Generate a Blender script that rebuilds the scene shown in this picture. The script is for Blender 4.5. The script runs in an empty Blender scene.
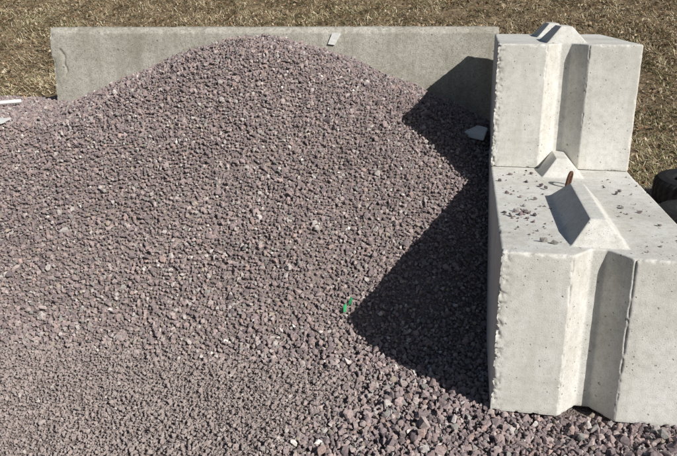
import bpy, bmesh, math, numpy as np
from mathutils import Vector, Matrix
rng=np.random.default_rng(7)
SC=bpy.context.scene
SC.view_settings.view_transform='Standard'
SC.view_settings.look='None'
SC.view_settings.exposure=0

# ---------------------------------------------------------------- noise
def _h(ix,iy,iz,s):
    n=(ix.astype(np.int64)*73856093)^(iy.astype(np.int64)*19349663)^(iz.astype(np.int64)*83492791)^(s*2654435761)
    n=(n^(n>>13))*1274126177; n&=0x7fffffff; n=(n^(n>>15))*2246822519; n&=0x7fffffff
    return (n&0xffff)/65535.0
def vnoise(x,y,z=0,seed=0):
    x,y,z=np.broadcast_arrays(np.asarray(x,float),np.asarray(y,float),np.asarray(z,float))
    ix,iy,iz=np.floor(x),np.floor(y),np.floor(z)
    fx,fy,fz=x-ix,y-iy,z-iz
    fx,fy,fz=[f*f*(3-2*f) for f in (fx,fy,fz)]
    ix,iy,iz=ix.astype(int),iy.astype(int),iz.astype(int)
    r=0
    for a in (0,1):
        for b in (0,1):
            for c in (0,1):
                r=r+_h(ix+a,iy+b,iz+c,seed)*(fx if a else 1-fx)*(fy if b else 1-fy)*(fz if c else 1-fz)
    return r*2-1
def fbm(x,y,z=0,seed=0,o=4):
    r=0;a=1;t=0
    for i in range(o):
        r=r+a*vnoise(np.asarray(x)*2**i,np.asarray(y)*2**i,np.asarray(z)*2**i,seed+i);t+=a;a*=.5
    return r/t
def sstep(a,b,x):
    t=np.clip((x-a)/(b-a),0,1);return t*t*(3-2*t)

# ---------------------------------------------------------------- helpers
def mesh_np(name,V,F,k,cols=None,mat=None,smooth=False):
    me=bpy.data.meshes.new(name)
    me.vertices.add(len(V));me.vertices.foreach_set('co',np.ascontiguousarray(V,dtype=np.float32).ravel())
    m=len(F)
    me.loops.add(m*k);me.polygons.add(m)
    me.loops.foreach_set('vertex_index',np.ascontiguousarray(F,dtype=np.int32).ravel())
    me.polygons.foreach_set('loop_start',np.arange(0,m*k,k,dtype=np.int32))
    me.polygons.foreach_set('use_smooth',np.full(m,smooth))
    me.update(calc_edges=True)
    if cols is not None:
        at=me.attributes.new('tint','FLOAT_COLOR','POINT')
        c=np.ones((len(V),4),np.float32);c[:,:3]=cols
        at.data.foreach_set('color',c.ravel())
    if mat: me.materials.append(mat)
    ob=bpy.data.objects.new(name,me);SC.collection.objects.link(ob)
    return ob
def grid_mesh(name,X,Y,Z,mat,smooth=True):
    ny,nx=X.shape
    V=np.stack([X,Y,Z],-1).reshape(-1,3)
    i=np.arange(ny*nx).reshape(ny,nx)
    F=np.stack([i[:-1,:-1],i[:-1,1:],i[1:,1:],i[1:,:-1]],-1).reshape(-1,4)
    return mesh_np(name,V,F,4,None,mat,smooth)
def nt(name):
    m=bpy.data.materials.new(name);m.use_nodes=True
    t=m.node_tree;b=t.nodes['Principled BSDF'];b.inputs['Specular IOR Level'].default_value=.25
    return m,t,b
def diffuse_nt(name,rough=.6):
    m=bpy.data.materials.new(name);m.use_nodes=True;t=m.node_tree
    t.nodes.remove(t.nodes['Principled BSDF'])
    b=t.nodes.new('ShaderNodeBsdfDiffuse');b.inputs['Roughness'].default_value=rough
    t.links.new(b.outputs[0],t.nodes['Material Output'].inputs[0])
    return m,t,b
def N(t,ty,**k):
    n=t.nodes.new(ty)
    for a,v in k.items():
        if a in n.inputs: n.inputs[a].default_value=v
        else: setattr(n,a,v)
    return n
def ramp(t,stops,fac):
    r=t.nodes.new('ShaderNodeValToRGB');e=r.color_ramp.elements
    while len(e)<len(stops): e.new(.5)
    for q,(p,c) in zip(e,stops):
        q.position=p;q.color=(c if len(c)==4 else (*c,1)) if not isinstance(c,(int,float)) else (c,c,c,1)
    t.links.new(fac,r.inputs[0]);return r
def mix(t,a,b,fac,mode='MIX'):
    m=t.nodes.new('ShaderNodeMix');m.data_type='RGBA';m.blend_type=mode
    for s,v in ((0,fac),(6,a),(7,b)):
        if hasattr(v,'is_linked'): t.links.new(v,m.inputs[s])
        else: m.inputs[s].default_value=v if s==0 else (*v,1)
    return m.outputs[2]
def coords(t):
    return t.nodes.new('ShaderNodeTexCoord').outputs['Object']

# ---------------------------------------------------------------- materials
def concrete_mat(name,base,dark,light,stain,pit=1.0,agg=0.0,streak=.4,bumpk=1.0,fine=260):
    m,t,b=nt(name);L=t.links;co=coords(t)
    n1=N(t,'ShaderNodeTexNoise',Scale=3.2,Detail=4,Roughness=.62);L.new(co,n1.inputs['Vector'])
    n2=N(t,'ShaderNodeTexNoise',Scale=38,Detail=3,Roughness=.7);L.new(co,n2.inputs['Vector'])
    n3=N(t,'ShaderNodeTexNoise',Scale=fine,Detail=1,Roughness=.7);L.new(co,n3.inputs['Vector'])
    c=ramp(t,[(.3,dark),(.5,base),(.72,light)],n1.outputs[0]).outputs[0]
    c=mix(t,c,ramp(t,[(.3,(.72,.71,.68)),(.55,(1,1,1)),(.75,(1.1,1.1,1.09))],n2.outputs[0]).outputs[0],.6+agg,'MULTIPLY')
    c=mix(t,c,ramp(t,[(.32,(.6,.6,.6)),(.5,(1,1,1)),(.7,(1.15,1.15,1.15))],n3.outputs[0]).outputs[0],.35+agg,'MULTIPLY')
    mp=N(t,'ShaderNodeMapping');mp.inputs['Scale'].default_value=(9,9,.9);L.new(co,mp.inputs[0])
    n4=N(t,'ShaderNodeTexNoise',Scale=1.6,Detail=3,Roughness=.65);L.new(mp.outputs[0],n4.inputs['Vector'])
    s=ramp(t,[(.48,0),(.68,1)],n4.outputs[0]).outputs[0]
    sm=N(t,'ShaderNodeMath',operation='MULTIPLY');L.new(s,sm.inputs[0]);sm.inputs[1].default_value=streak
    c=mix(t,c,stain,sm.outputs[0],'MIX')
    nd=N(t,'ShaderNodeTexNoise',Scale=90,Detail=1);L.new(co,nd.inputs['Vector'])
    sc_=N(t,'ShaderNodeVectorMath',operation='SCALE');L.new(nd.outputs['Color'],sc_.inputs[0]);sc_.inputs['Scale'].default_value=.008
    ad=N(t,'ShaderNodeVectorMath',operation='ADD');L.new(co,ad.inputs[0]);L.new(sc_.outputs[0],ad.inputs[1])
    hs=[]
    for sc,th,mk in ((26,.32,.68),(62,.30,.62),(140,.25,.55)):
        v=N(t,'ShaderNodeTexVoronoi',Scale=sc);L.new(ad.outputs[0],v.inputs['Vector'])
        sp=t.nodes.new('ShaderNodeSeparateColor');L.new(v.outputs['Color'],sp.inputs[0])
        a=N(t,'ShaderNodeMath',operation='MULTIPLY');L.new(sp.outputs[0],a.inputs[0]);a.inputs[1].default_value=th*2
        a2=N(t,'ShaderNodeMath',operation='SUBTRACT');L.new(a.outputs[0],a2.inputs[0]);a2.inputs[1].default_value=th*2*mk
        d=N(t,'ShaderNodeMath',operation='SUBTRACT');L.new(a2.outputs[0],d.inputs[0]);L.new(v.outputs['Distance'],d.inputs[1])
        q=N(t,'ShaderNodeMath',operation='MULTIPLY',use_clamp=True);L.new(d.outputs[0],q.inputs[0]);q.inputs[1].default_value=16
        hs.append(q.outputs[0])
    h=hs[0]
    for x in hs[1:]:
        mm=N(t,'ShaderNodeMath',operation='MAXIMUM');L.new(h,mm.inputs[0]);L.new(x,mm.inputs[1]);h=mm.outputs[0]
    hm=N(t,'ShaderNodeMath',operation='MULTIPLY');L.new(h,hm.inputs[0]);hm.inputs[1].default_value=.65*pit
    c=mix(t,c,tuple(x*.5 for x in dark[:3]),hm.outputs[0])
    L.new(c,b.inputs['Base Color']);b.inputs['Roughness'].default_value=.92
    bp2=N(t,'ShaderNodeBump',Strength=.3*bumpk,Distance=.002);L.new(n3.outputs[0],bp2.inputs['Height'])
    bp3=N(t,'ShaderNodeBump',Strength=.8*pit,Distance=.005,invert=True);L.new(h,bp3.inputs['Height']);L.new(bp2.outputs[0],bp3.inputs['Normal'])
    L.new(bp3.outputs[0],b.inputs['Normal'])
    return m
M_block=concrete_mat('pale_concrete',(.66,.65,.61),(.55,.54,.495),(.73,.72,.69),(.50,.47,.40),1.0,0,.38)
M_wall=concrete_mat('weathered_concrete',(.42,.405,.35),(.31,.295,.245),(.51,.495,.44),(.25,.235,.19),.9,.4,.5,2.5,120)

def stone_mat():
    m,t,b=diffuse_nt('crushed_stone');L=t.links;co=coords(t)
    a=t.nodes.new('ShaderNodeAttribute');a.attribute_name='tint'
    n=N(t,'ShaderNodeTexNoise',Scale=190,Detail=1,Roughness=.7);L.new(co,n.inputs['Vector'])
    c=mix(t,a.outputs['Color'],ramp(t,[(.3,(.68,.66,.67)),(.5,(1,1,1)),(.72,(1.33,1.31,1.3))],n.outputs[0]).outputs[0],.8,'MULTIPLY')
    L.new(c,b.inputs['Color'])
    return m
M_stone=stone_mat()
def base_mat(name,c1,c2,sc=60):
    m,t,b=diffuse_nt(name);L=t.links;co=coords(t)
    v=N(t,'ShaderNodeTexVoronoi',Scale=sc);L.new(co,v.inputs['Vector'])
    n=N(t,'ShaderNodeTexNoise',Scale=4,Detail=4,Roughness=.65);L.new(co,n.inputs['Vector'])
    c=ramp(t,[(.3,c1),(.7,c2)],n.outputs[0]).outputs[0]
    sp=t.nodes.new('ShaderNodeSeparateColor');L.new(v.outputs['Color'],sp.inputs[0])
    c=mix(t,c,ramp(t,[(0,(.5,.48,.5)),(1,(1.35,1.3,1.3))],sp.outputs[0]).outputs[0],.8,'MULTIPLY')
    L.new(c,b.inputs['Color'])
    bp=N(t,'ShaderNodeBump',Strength=.8,Distance=.01,invert=True);L.new(v.outputs['Distance'],bp.inputs['Height']);L.new(bp.outputs[0],b.inputs['Normal'])
    return m
M_fines=base_mat('stone_dust',(.23,.195,.18),(.31,.265,.245),150)
M_soil=base_mat('grassy_soil',(.14,.11,.07),(.22,.175,.115),25)
def blade_mat(name):
    m,t,b=diffuse_nt(name,.3);a=t.nodes.new('ShaderNodeAttribute');a.attribute_name='tint'
    t.links.new(a.outputs['Color'],b.inputs['Color'])
    return m
M_grass=blade_mat('dry_grass')
def plain(name,col,rough=.6,metal=0,bump=0,var=.25,sc=30):
    m,t,b=nt(name);L=t.links;co=coords(t)
    n=N(t,'ShaderNodeTexNoise',Scale=sc,Detail=4,Roughness=.65);L.new(co,n.inputs['Vector'])
    lo=tuple(x*(1-var) for x in col);hi=tuple(x*(1+var) for x in col)
    L.new(ramp(t,[(.3,lo),(.7,hi)],n.outputs[0]).outputs[0],b.inputs['Base Color'])
    b.inputs['Roughness'].default_value=rough;b.inputs['Metallic'].default_value=metal
    if bump:
        bp=N(t,'ShaderNodeBump',Strength=bump,Distance=.003);L.new(n.outputs[0],bp.inputs['Height']);L.new(bp.outputs[0],b.inputs['Normal'])
    return m
M_rust=plain('rusty_steel',(.10,.05,.033),.85,0,.8,.5,90)
M_rubber=plain('black_rubber',(.018,.018,.019),.6,0,.3,.3)
M_white=plain('white_plastic',(.72,.72,.70),.5,0,0,.1)
M_green=plain('green_plastic',(.04,.34,.13),.35,0,0,.2)

# ---------------------------------------------------------------- terrain
def pile_h(x,y):
    dx=x+1.33;sx=np.where(dx>0,.70,.66)
    r=np.sqrt((dx*sx)**2+(np.minimum(y-2.05,0)*1.0)**2+(np.maximum(y-2.05,0)*.8)**2)
    cone=1.095-(np.sqrt(r*r+.09)-.3)*.72
    edge=.30+.06*fbm(x*1.3,0*x,0,5)
    sh=np.minimum(.655+.0*x,(y-edge)*.62)
    sh=np.where(x>-1.9,sh-(x+1.9)*.8,sh)
    k=.07
    def smax(a,b): 
        h=np.clip(.5+.5*(a-b)/k,0,1);return b*(1-h)+a*h+k*h*(1-h)
    z=smax(cone,sh)
    g=.0+.012*fbm(x*2,y*2,0,9)
    z=smax(z,g)-.012
    z=z+.028*fbm(x*2.4,y*2.4,0,21)*sstep(.02,.3,z)+.008*vnoise(x*9,y*9,0,31)+.006*fbm(x*22,y*22,0,35,2)
    z=np.where(y>2.5,np.maximum(z-(y-2.5)*.5,-.02),z)
    z=np.where(x>.02,np.minimum(z,.012*fbm(x*2,y*2,0,9)),z)
    return z
gx=np.linspace(-5.2,2.6,520);gy=np.linspace(-1.6,4.0,380)
X,Y=np.meshgrid(gx,gy)
base=grid_mesh('gravel_base',X,Y,pile_h(X,Y)-.010,M_fines)
def hill_h(x,y):
    h=np.maximum(y-3.35,0)
    z=.52*h
    z=np.where(h>9,.52*9+(h-9)*.08,z)
    return z+(.07*fbm(x*1.1,y*1.1,0,41)+.035*fbm(x*5,y*5,0,44))*sstep(0,.6,h)
gx=np.concatenate([np.linspace(-300,-9,30),np.linspace(-8.5,6,200),np.linspace(6.5,300,30)])
gy=np.concatenate([np.linspace(-300,-3,20),np.linspace(-2.5,3.2,12),np.linspace(3.25,9,120),np.linspace(9.5,300,40)])
X,Y=np.meshgrid(gx,gy)
Z=hill_h(X,Y)-.05
ground=grid_mesh('ground',X,Y,Z,M_soil)

# ---------------------------------------------------------------- stones
def make_protos(n,lo,hi):
    P=[]
    for i in range(n):
        bm=bmesh.new()
        k=int(rng.integers(lo,hi))
        pts=rng.normal(size=(k,3));pts/=np.linalg.norm(pts,axis=1)[:,None]
        pts*=rng.uniform(.78,1.0,size=(k,1))
        pts*=np.array([1,rng.uniform(.68,.98),rng.uniform(.55,.85)])
        for p in pts: bm.verts.new(p)
        r=bmesh.ops.convex_hull(bm,input=bm.verts)
        kill=[v for v in bm.verts if not v.link_faces]
        for v in kill: bm.verts.remove(v)
        bmesh.ops.triangulate(bm,faces=bm.faces)
        bmesh.ops.recalc_face_normals(bm,faces=bm.faces)
        bm.verts.index_update()
        V=np.array([v.co[:] for v in bm.verts]);F=np.array([[v.index for v in f.verts] for f in bm.faces])
        P.append((V,F));bm.free()
    return P
protos=make_protos(48,9,14)
PAL=np.array([[.285,.232,.232],[.34,.270,.262],[.24,.20,.203],[.385,.325,.31],[.45,.415,.395],[.27,.262,.245],[.18,.148,.156],[.37,.28,.255],[.60,.57,.54],[.33,.285,.235]])
PW=np.array([.27,.19,.18,.12,.065,.045,.06,.04,.009,.02]);PW/=PW.sum()
def rotm(n):
    q=rng.normal(size=(n,4));q/=np.linalg.norm(q,axis=1)[:,None]
    w,x,y,z=q.T
    return np.stack([1-2*(y*y+z*z),2*(x*y-z*w),2*(x*z+y*w),2*(x*y+z*w),1-2*(x*x+z*z),2*(y*z-x*w),2*(x*z-y*w),2*(y*z+x*w),1-2*(x*x+y*y)],-1).reshape(n,3,3)
def scatter(pos,size,col,flat=None):
    VV=[];FF=[];CC=[];off=0
    idx=rng.integers(0,len(protos),len(pos))
    for k,(V,F) in enumerate(protos):
        s=np.where(idx==k)[0]
        if not len(s): continue
        R=rotm(len(s))
        v=np.einsum('nij,vj->nvi',R,V)*size[s][:,None,None]
        if flat is not None: v[:,:,2]*=flat
        v=v+pos[s][:,None,:]
        VV.append(v.reshape(-1,3))
        f=F[None]+(np.arange(len(s))*len(V))[:,None,None]+off
        FF.append(f.reshape(-1,3));off+=len(s)*len(V)
        CC.append(np.repeat(col[s],len(V),0))
    return np.concatenate(VV),np.concatenate(FF),np.concatenate(CC)
def fine_mask(x,y):
    m=sstep(.35,.0,y+.16*fbm(x*2,y*2,0,61))*sstep(-.50,-.95,x+.34*fbm(x*1.5,y*1.5,0,67)-.25*(y))
    return m
sp=.0136
nx=int(6.6/sp);ny=int(4.0/sp)
jx,jy=np.meshgrid(np.arange(nx),np.arange(ny))
x=-4.3+(jx+rng.uniform(-.5,.5,jx.shape))*sp;y=-.75+(jy+rng.uniform(-.5,.5,jy.shape))*sp
x=x.ravel();y=y.ravel()
keep=(x>-1.75-(y+.75)*.72)&(x<.75+(y+.75)*.45)
keep&=~((x>.03)&(x<.57)&(y>.03))
keep&=~((y>2.62)&(x>-2.8))
x=x[keep];y=y[keep]
fm=fine_mask(x,y)
k=rng.uniform(0,1,len(x))>.45*fm
x=x[k];y=y[k];fm=fm[k]
size=.0096*np.exp(rng.normal(0,.28,len(x)))
size*=1+.25*sstep(.5,.0,y)*(1-fm)
size*=1-.35*fm
z=pile_h(x,y)+rng.uniform(-.25,.7,len(x))*size*(1-.6*fm)
col=PAL[rng.choice(len(PAL),len(x),p=PW)]*rng.uniform(.82,1.2,(len(x),1))
patch=fbm(x*1.2,y*1.2,0,77)
col*=(1.05+.12*patch)[:,None]
DUST=np.array([.375,.325,.302])
dz=fm*(.6+.5*fbm(x*3,y*3,0,79,3))
dz=np.clip(dz+.35*np.clip(fbm(x*1.7,y*1.7,0,83,3),0,1)*sstep(1.0,.2,y),0,.85)
col=col*(1-dz[:,None])+DUST*(dz[:,None])
P1=np.stack([x,y,z],-1)
n2=100000
x2=rng.uniform(-3.2,1.3,n2);y2=rng.uniform(-.75,.6,n2)
f2=fine_mask(x2,y2);k=rng.uniform(0,1,n2)<(.12+.88*f2)
k&=~((x2>.02)&(x2<.58)&(y2>.02))&(x2>-1.75-(y2+.75)*.72)
x2=x2[k];y2=y2[k]
s2=.0038*np.exp(rng.normal(0,.35,len(x2)))
z2=pile_h(x2,y2)-.003+rng.uniform(.2,1.6,len(x2))*s2
c2=PAL[rng.choice(len(PAL),len(x2),p=PW)]*.45+DUST*.55
P2=np.stack([x2,y2,z2],-1)
V,F,C=scatter(np.concatenate([P1,P2]),np.concatenate([size,s2]),np.concatenate([col,c2]))
stones=mesh_np('stones',V,F,3,C,M_stone)
pile=bpy.data.objects.new('gravel_pile',None);SC.collection.objects.link(pile)
base.parent=pile;stones.parent=pile

# ---------------------------------------------------------------- concrete blocks
BW,BH=.6,.547
def tongue(bm,x0,x1,y0,y1,z0,h,e):
    xm=(x0+x1)/2;w=.024
    b=[(x0,y0,z0-.03),(x1,y0,z0-.03),(x1,y1,z0-.03),(x0,y1,z0-.03)]
    m=[(x0,y0,z0),(x1,y0,z0),(x1,y1,z0),(x0,y1,z0)]
    t=[(xm-w,y0+e,z0+h),(xm+w,y0+e,z0+h),(xm+w,y1-e,z0+h),(xm-w,y1-e,z0+h)]
    vs=[bm.verts.new(p) for p in b+m+t]
    bm.faces.new(vs[3::-1])
    for o in (0,4):
        for i in range(4):
            j=(i+1)%4
            bm.faces.new((vs[o+i],vs[o+j],vs[o+4+j],vs[o+4+i]))
    bm.faces.new(vs[8:12])
def block(name,L,loc,rot,seed,segs,groove_back=True):
    bm=bmesh.new()
    g0,g1,i0,i1,d=.212,.384,.274,.318,.074
    out=[(0,0),(g0,0),(i0,d),(i1,d),(g1,0),(BW,0),(BW,L)]
    if groove_back: out+=[(g1,L),(i1,L-d),(i0,L-d),(g0,L)]
    out+=[(0,L)]
    lo=[bm.verts.new((x,y,0)) for x,y in out];hi=[bm.verts.new((x,y,BH)) for x,y in out]
    n=len(out)
    bm.faces.new(lo[::-1]);bm.faces.new(hi)
    for i in range(n):
        j=(i+1)%n;bm.faces.new((lo[i],lo[j],hi[j],hi[i]))
    for (a,b_) in segs: tongue(bm,.212,.384,a,b_,BH,.07,.075)
    bmesh.ops.recalc_face_normals(bm,faces=bm.faces)
    me=bpy.data.meshes.new(name);bm.to_mesh(me);bm.free()
    ob=bpy.data.objects.new(name+'_tmp',me);SC.collection.objects.link(ob)
    r=ob.modifiers.new('r','REMESH');r.mode='VOXEL';r.voxel_size=.0038
    dg=bpy.context.evaluated_depsgraph_get()
    me2=bpy.data.meshes.new_from_object(ob.evaluated_get(dg));ob.modifiers.clear();ob.data=me2
    nv=len(me2.vertices);co=np.empty(nv*3,np.float32);me2.vertices.foreach_get('co',co);co=co.reshape(-1,3).astype(float)
    no=np.empty(nv*3,np.float32);me2.vertices.foreach_get('normal',no);no=no.reshape(-1,3)
    x,y,z=co.T
    dx=np.minimum(np.abs(x),np.abs(x-BW));dy=np.minimum(np.abs(y),np.abs(y-L));dz=np.minimum(np.abs(z),np.abs(z-BH))
    dgx=np.minimum(np.abs(x-g0),np.abs(x-g1))
    e1=np.hypot(dx,dz);e2=np.hypot(dy,dz);e3=np.hypot(dx,dy);e4=np.hypot(dgx,dy)
    ed=np.minimum.reduce([e1,e2,e3,e4*1.8])
    c1=fbm(x*7+seed*7,y*7,z*7,seed,3);c2=fbm(x*48,y*48+seed*3,z*48,seed+9,3)
    chip=np.clip(c1*1.5+c2*1.5-.1,0,1.5)
    amt=.0075*chip*np.exp(-(ed/.007)**2)+.0016*np.exp(-(ed/.004)**2)
    band=np.exp(-(np.abs(x)/.022)**2)*np.exp(-(np.abs(y)/.05)**2)
    c3=fbm(x*95,y*95,z*95,seed+13,2)
    amt+=band*.008*np.clip(c3*1.8+.05,0,1)
    dis=.0008*fbm(x*3,y*3,z*3,seed+20,2)
    co=co+no*(dis-amt)[:,None]
    me2.vertices.foreach_set('co',co.astype(np.float32).ravel())
    me2.polygons.foreach_set('use_smooth',np.ones(len(me2.polygons),bool));me2.update()
    me2.materials.clear();me2.materials.append(M_block)
    e=bpy.data.objects.new(name,None);SC.collection.objects.link(e)
    ob.name='body';ob.parent=e
    e.location=loc;e.rotation_euler=(0,0,rot)
    return e
def loop(parent,x,y,z,h=.06,w=.026,r=.0065,tilt=.15):
    cu=bpy.data.curves.new('lifting_loop','CURVE');cu.dimensions='3D';cu.bevel_depth=r;cu.bevel_resolution=3
    s=cu.splines.new('POLY')
    pts=[(-w,0,-.03),(-w,0,h-w)]+[(-w*math.cos(a),0,h-w+w*math.sin(a)) for a in np.linspace(.3,math.pi-.3,7)]+[(w,0,h-w),(w,0,-.03)]
    s.points.add(len(pts)-1)
    for p,q in zip(s.points,pts): p.co=(*q,1)
    o=bpy.data.objects.new('lifting_loop',cu);SC.collection.objects.link(o);o.data.materials.append(M_rust)
    o.parent=parent;o.location=(x,y,z);o.rotation_euler=(tilt,0,1.2)
b1=block('concrete_block',1.71,(0,0,0),0,1,[(.085,.70),(1.0,1.63)])
loop(b1,.3,.86,BH)
b2=block('concrete_block',1.2,(-.003,1.183,BH+.002),-.02,2,[(.075,.50),(.70,1.12)])
loop(b2,.3,.6,BH,h=.05)
b3=block('concrete_block',.72,(.004,1.735,0),0,3,[])

# ---------------------------------------------------------------- barrier wall
def wall():
    Lw=2.91;H=1.133;ch=.028;th=.24
    prof=[(0,-.1),(0,H-ch-.004),(ch,H),(th-ch,H),(th,H-ch),(th,-.1)]
    bm=bmesh.new()
    a=[bm.verts.new((0,y,z)) for y,z in prof];b=[bm.verts.new((Lw,y,z)) for y,z in prof]
    bm.faces.new(a);bm.faces.new(b[::-1])
    for i in range(len(prof)):
        j=(i+1)%len(prof);bm.faces.new((a[i],a[j],b[j],b[i]))
    bmesh.ops.recalc_face_normals(bm,faces=bm.faces)
    me=bpy.data.meshes.new('w');bm.to_mesh(me);bm.free()
    ob=bpy.data.objects.new('concrete_barrier_wall',me);SC.collection.objects.link(ob)
    r=ob.modifiers.new('r','REMESH');r.mode='VOXEL';r.voxel_size=.008
    dg=bpy.context.evaluated_depsgraph_get()
    me2=bpy.data.meshes.new_from_object(ob.evaluated_get(dg));ob.modifiers.clear();ob.data=me2
    nv=len(me2.vertices);co=np.empty(nv*3,np.float32);me2.vertices.foreach_get('co',co);co=co.reshape(-1,3).astype(float)
    no=np.empty(nv*3,np.float32);me2.vertices.foreach_get('normal',no);no=no.reshape(-1,3)
    x,y,z=co.T
    top=np.exp(-((z-H)/.03)**2);end=np.exp(-(np.minimum(x,Lw-x)/.02)**2)
    c=fbm(x*11,y*11,z*11,4);c2=fbm(x*33,y*33,z*33,14)
    d=.001*fbm(x*5,y*5,z*5,55)-np.maximum(top,end)*.012*np.clip(c*1.4+c2*1.2,0,1)
    cx=.075+.018*vnoise(z*22,0*z,0,71)
    d-=.012*np.exp(-((x-cx)/.007)**2)*(z>.82)*(z<1.0)*(y<.02)
    co=co+no*d[:,None]
    me2.vertices.foreach_set('co',co.astype(np.float32).ravel())
    me2.polygons.foreach_set('use_smooth',np.ones(len(me2.polygons),bool));me2.update()
    me2.materials.clear();me2.materials.append(M_wall)
    ob.location=(-2.845,2.26,0);ob.rotation_euler=(0,0,math.atan2(.262,2.83))
    return ob
W=wall()
def sheet(name,pts,mat,off):
    """thin closed prism: polygon pts extruded by vector off"""
    bm=bmesh.new()
    a=[bm.verts.new(p) for p in pts];b=[bm.verts.new(tuple(p[i]+off[i] for i in range(3))) for p in pts]
    bm.faces.new(a);bm.faces.new(b[::-1]);n=len(pts)
    for i in range(n):
        j=(i+1)%n;bm.faces.new((a[i],b[i],b[j],a[j]))
    bmesh.ops.recalc_face_normals(bm,faces=bm.faces)
    me=bpy.data.meshes.new(name);bm.to_mesh(me);bm.free();me.materials.append(mat)
    o=bpy.data.objects.new(name,me);SC.collection.objects.link(o);return o
M_mark=plain('pale_mark',(.70,.70,.68),.8,0,0,.15,60)
mk=sheet('painted_mark',[(1.842,-.012,1.03),(1.885,-.012,1.025),(1.925,-.012,1.09),(1.915,-.012,1.098),(1.87,-.012,1.098)],M_mark,(0,.010,0))
mk.parent=W

# ---------------------------------------------------------------- pebbles on the blocks
def pebble_patch(name,pts):
    pos=[];sz=[]
    for (x,y,z,s) in pts: pos.append((x,y,z+s*.45));sz.append(s)
    pos=np.array(pos);sz=np.array(sz)
    col=PAL[rng.choice(7,len(pos))]*rng.uniform(.6,.95,(len(pos),1))
    V,F,C=scatter(pos,sz,col,.8)
    return mesh_np(name,V,F,3,C,M_stone)
pts=[(.135,.115,BH,.021),(.165,.10,BH,.014),(.085,.40,BH,.015),(.07,.44,BH,.016),(.105,.43,BH,.014),(.05,.38,BH,.015),(.13,.40,BH,.013),(.15,.62,BH,.013),
     (.19,.83,BH,.016),(.205,.79,BH,.014),(.45,.55,BH,.013),(.50,.50,BH,.014),(.47,.75,BH,.013),(.10,.65,BH,.012),(.14,.9,BH,.014),(.05,.7,BH,.012),
     (.08,1.02,BH,.013),(.17,1.05,BH,.012),(.03,.9,BH,.012),(.49,.8,BH,.012),(.53,.35,BH,.010),(.12,.32,BH,.012)]
for i in range(55): pts.append((rng.uniform(.02,.2),rng.uniform(.05,1.12),BH,rng.uniform(.002,.007)))
for i in range(18): pts.append((rng.normal(.085,.035),rng.normal(.42,.07),BH,rng.uniform(.004,.011)))
for i in range(35): pts.append((rng.uniform(.42,.58),rng.uniform(.05,1.12),BH,rng.uniform(.002,.007)))
pebble_patch('loose_pebbles',pts)

# ---------------------------------------------------------------- litter
def rod(name,p0,p1,r,mat):
    p0=Vector(p0);p1=Vector(p1);d=p1-p0
    bm=bmesh.new()
    bmesh.ops.create_cone(bm,cap_ends=True,segments=16,radius1=r,radius2=r,depth=d.length)
    me=bpy.data.meshes.new(name);bm.to_mesh(me);bm.free();me.materials.append(mat)
    o=bpy.data.objects.new(name,me);SC.collection.objects.link(o)
    o.location=(p0+p1)/2;o.rotation_euler=d.to_track_quat('Z','Y').to_euler();return o
zz=lambda x,y: float(pile_h(np.array([x]),np.array([y]))[0])
rod('white_plastic_pipe',(-3.45,1.70,zz(-3.45,1.7)+.02),(-3.02,2.12,zz(-3.02,2.12)+.035),.013,M_white)
s=sheet('white_plastic_scrap',[(-2.72,1.33,.0),(-2.62,1.35,.0),(-2.60,1.41,.02),(-2.70,1.42,.015)],M_white,(0,0,.004));s.location=(0,0,zz(-2.65,1.38)+.02)
bm=bmesh.new()
q=[(-.135,1.68),(-.03,1.57),(-.01,1.80),(-.065,1.90)]
lo=[bm.verts.new((a,b,0)) for a,b in q];hi=[bm.verts.new((a+.006,b,.03)) for a,b in q]
bm.faces.new(lo[::-1]);bm.faces.new(hi)
for i in range(4): bm.faces.new((lo[i],lo[(i+1)%4],hi[(i+1)%4],hi[i]))
bmesh.ops.bevel(bm,geom=bm.edges[:],offset=.004,segments=2,affect='EDGES')
me=bpy.data.meshes.new('concrete_fragment');bm.to_mesh(me);bm.free();me.materials.append(M_white)
o=bpy.data.objects.new('concrete_fragment',me);SC.collection.objects.link(o);o.location=(0,0,zz(-.06,1.72)+.005)
for i,(x_,y_,a) in enumerate([(-.552,.50,.3),(-.566,.465,1.0)]):
    k=.75
    o=sheet('green_plastic_scrap',[(0,0,0),(.012*k,.004*k,.002),(.014*k,.035*k,.014*k),(.004*k,.045*k,.018*k),(-.004*k,.03*k,.008*k)],M_green,(0,0,.002))
    o.location=(x_,y_,zz(x_,y_)+.016);o.rotation_euler=(.9,.2,a-.6)

# ---------------------------------------------------------------- tyres
def tyre(name,loc,R=.31,w=.2,rot=(0,0,0)):
    prof=[(R*.62,-w*.38),(R*.66,-w*.47),(R*.80,-w*.52),(R*.93,-w*.47),(R*.985,-w*.36),(R,-w*.2),(R,-w*.04),(R,w*.04),(R,w*.2),(R*.985,w*.36),(R*.93,w*.47),(R*.80,w*.52),(R*.66,w*.47),(R*.62,w*.38),(R*.64,w*.3),(R*.86,w*.34),(R*.93,w*.2),(R*.93,-w*.2),(R*.86,-w*.34),(R*.64,-w*.3)]
    n=144;V=[];F=[];k=len(prof)
    for i in range(n):
        a=2*math.pi*i/n
        for j,(r,z) in enumerate(prof):
            if 4<=j<=9 and (i+(j%2))%4==0: r-=.010
            V.append((r*math.cos(a),r*math.sin(a),z))
        for j in range(k):
            F.append((i*k+j,i*k+(j+1)%k,((i+1)%n)*k+(j+1)%k,((i+1)%n)*k+j))
    o=mesh_np(name,np.array(V),np.array(F),4,None,M_rubber,False)
    o.location=loc;o.rotation_euler=rot
    return o
tyre('car_tyre',(1.46,2.74,.085),.33,.17,(.03,.02,0))
tyre('car_tyre',(1.27,1.98,.085),.31,.17,(-.02,.03,1))

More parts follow.
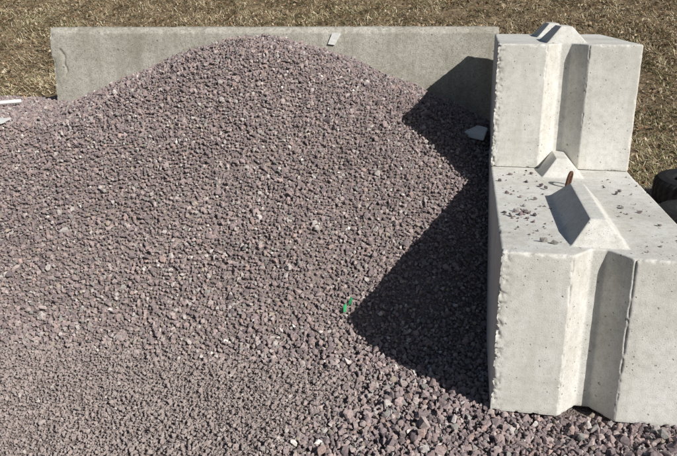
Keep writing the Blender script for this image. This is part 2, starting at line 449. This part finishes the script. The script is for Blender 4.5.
# ---------------------------------------------------------------- dry grass bank
nb=150000
x=rng.uniform(-7,4.2,nb);y=3.05+rng.beta(1.1,1.6,nb)*4.2
k=fbm(x*3,y*3,0,90,2)>-.4+rng.normal(0,.2,nb)
x=x[k];y=y[k];n=len(x)
z=hill_h(x,y)-.045
ln=rng.uniform(.035,.11,n)*(1+.6*fbm(x*2,y*2,0,91));wd=rng.uniform(.0016,.0038,n)
caz=fbm(x*2.2,y*2.2,0,98,2)*9
az=caz+rng.normal(0,1.1,n);ti=rng.uniform(.6,1.6,n)
d=np.stack([np.cos(az)*np.sin(ti),np.sin(az)*np.sin(ti),np.cos(ti)],-1)
d[:,1]-=.25
s=np.stack([-np.sin(az),np.cos(az),rng.uniform(-.4,.4,n)],-1)
p=np.stack([x,y,z],-1)
mid=p+d*(ln*.55)[:,None]
d2=d.copy();d2[:,2]-=rng.uniform(.2,.9,n);tip=mid+d2*(ln*.5)[:,None]
tip[:,2]=np.maximum(tip[:,2],hill_h(tip[:,0],tip[:,1])-.03)
V=np.stack([p-s*wd[:,None],p+s*wd[:,None],mid+s*wd[:,None]*.8,mid-s*wd[:,None]*.8,tip],1).reshape(-1,3)
o_=(np.arange(n)*5)[:,None]
F=np.concatenate([o_+np.array([0,1,2]),o_+np.array([0,2,3]),o_+np.array([3,2,4])])
GP=np.array([[.56,.48,.32],[.46,.38,.25],[.66,.58,.41],[.32,.25,.16],[.25,.25,.12],[.33,.32,.17],[.21,.15,.10],[.72,.65,.51]])
gw=fbm(x*1.5,y*1.5,0,95)
ci=rng.choice(8,n,p=[.22,.2,.15,.15,.05,.06,.10,.07])
gi=rng.choice([4,5],n);ci=np.where((gw>.1)&(rng.uniform(0,1,n)<.32),gi,ci)
C=np.repeat(GP[ci]*rng.uniform(.75,1.2,(n,1))*(1+.3*fbm(x*3,y*3,0,99,3))[:,None],5,0)
nl=15000
lx=rng.uniform(-7,4.2,nl);ly=3.2+rng.beta(1.1,1.6,nl)*4;lz=hill_h(lx,ly)+rng.uniform(-.02,.05,nl)
R=rotm(nl);q=np.array([[-1,0,0],[0,-.55,.15],[1,0,.1],[0,.55,.2]])
lv=np.einsum('nij,vj->nvi',R,q)*rng.uniform(.008,.022,nl)[:,None,None]
lv=lv+np.stack([lx,ly,lz],-1)[:,None,:]
off=len(V);lo_=(np.arange(nl)*4)[:,None]+off
F=np.concatenate([F,lo_+np.array([0,1,2]),lo_+np.array([0,2,3])])
LC=np.array([[.26,.16,.10],[.18,.11,.065],[.40,.30,.20],[.50,.42,.31]])[rng.integers(0,4,nl)]*rng.uniform(.7,1.2,(nl,1))
V=np.concatenate([V,lv.reshape(-1,3)]);C=np.concatenate([C,np.repeat(LC,4,0)])
mesh_np('dry_grass',V,F,3,C,M_grass)

# ---------------------------------------------------------------- light
sd=Vector((.58,-.478,.497)).normalized()
el=math.asin(sd.z);rot=math.atan2(sd.x,sd.y)
w=bpy.data.worlds.new('World');SC.world=w;w.use_nodes=True;t=w.node_tree
sky=t.nodes.new('ShaderNodeTexSky');sky.sky_type='NISHITA';sky.sun_disc=False;sky.sun_elevation=el;sky.sun_rotation=rot
t.links.new(sky.outputs[0],t.nodes['Background'].inputs[0]);t.nodes['Background'].inputs[1].default_value=.05
sl=bpy.data.lights.new('sun','SUN');sl.energy=5.0;sl.angle=math.radians(.53);sl.color=(1,.965,.91)
so=bpy.data.objects.new('sun',sl);SC.collection.objects.link(so);so.rotation_euler=sd.to_track_quat('Z','Y').to_euler();so.location=sd*20

# ---------------------------------------------------------------- camera
th,ps,ro,f=.31,-.1833,-.0043,687.16
Fv=Vector((math.sin(ps)*math.cos(th),math.cos(ps)*math.cos(th),-math.sin(th)))
R0=Vector((math.cos(ps),-math.sin(ps),0));U0=R0.cross(Fv)
Rr=R0*math.cos(ro)+U0*math.sin(ro);Ur=U0*math.cos(ro)-R0*math.sin(ro)
cd=bpy.data.cameras.new('camera');cam=bpy.data.objects.new('camera',cd);SC.collection.objects.link(cam)
cam.matrix_world=Matrix(((Rr.x,Ur.x,-Fv.x,-.1264),(Rr.y,Ur.y,-Fv.y,-2.004),(Rr.z,Ur.z,-Fv.z,1.2483),(0,0,0,1)))
cd.sensor_fit='HORIZONTAL';cd.sensor_width=36;cd.lens=36*f/677;cd.clip_start=.05;cd.clip_end=2000
SC.camera=cam
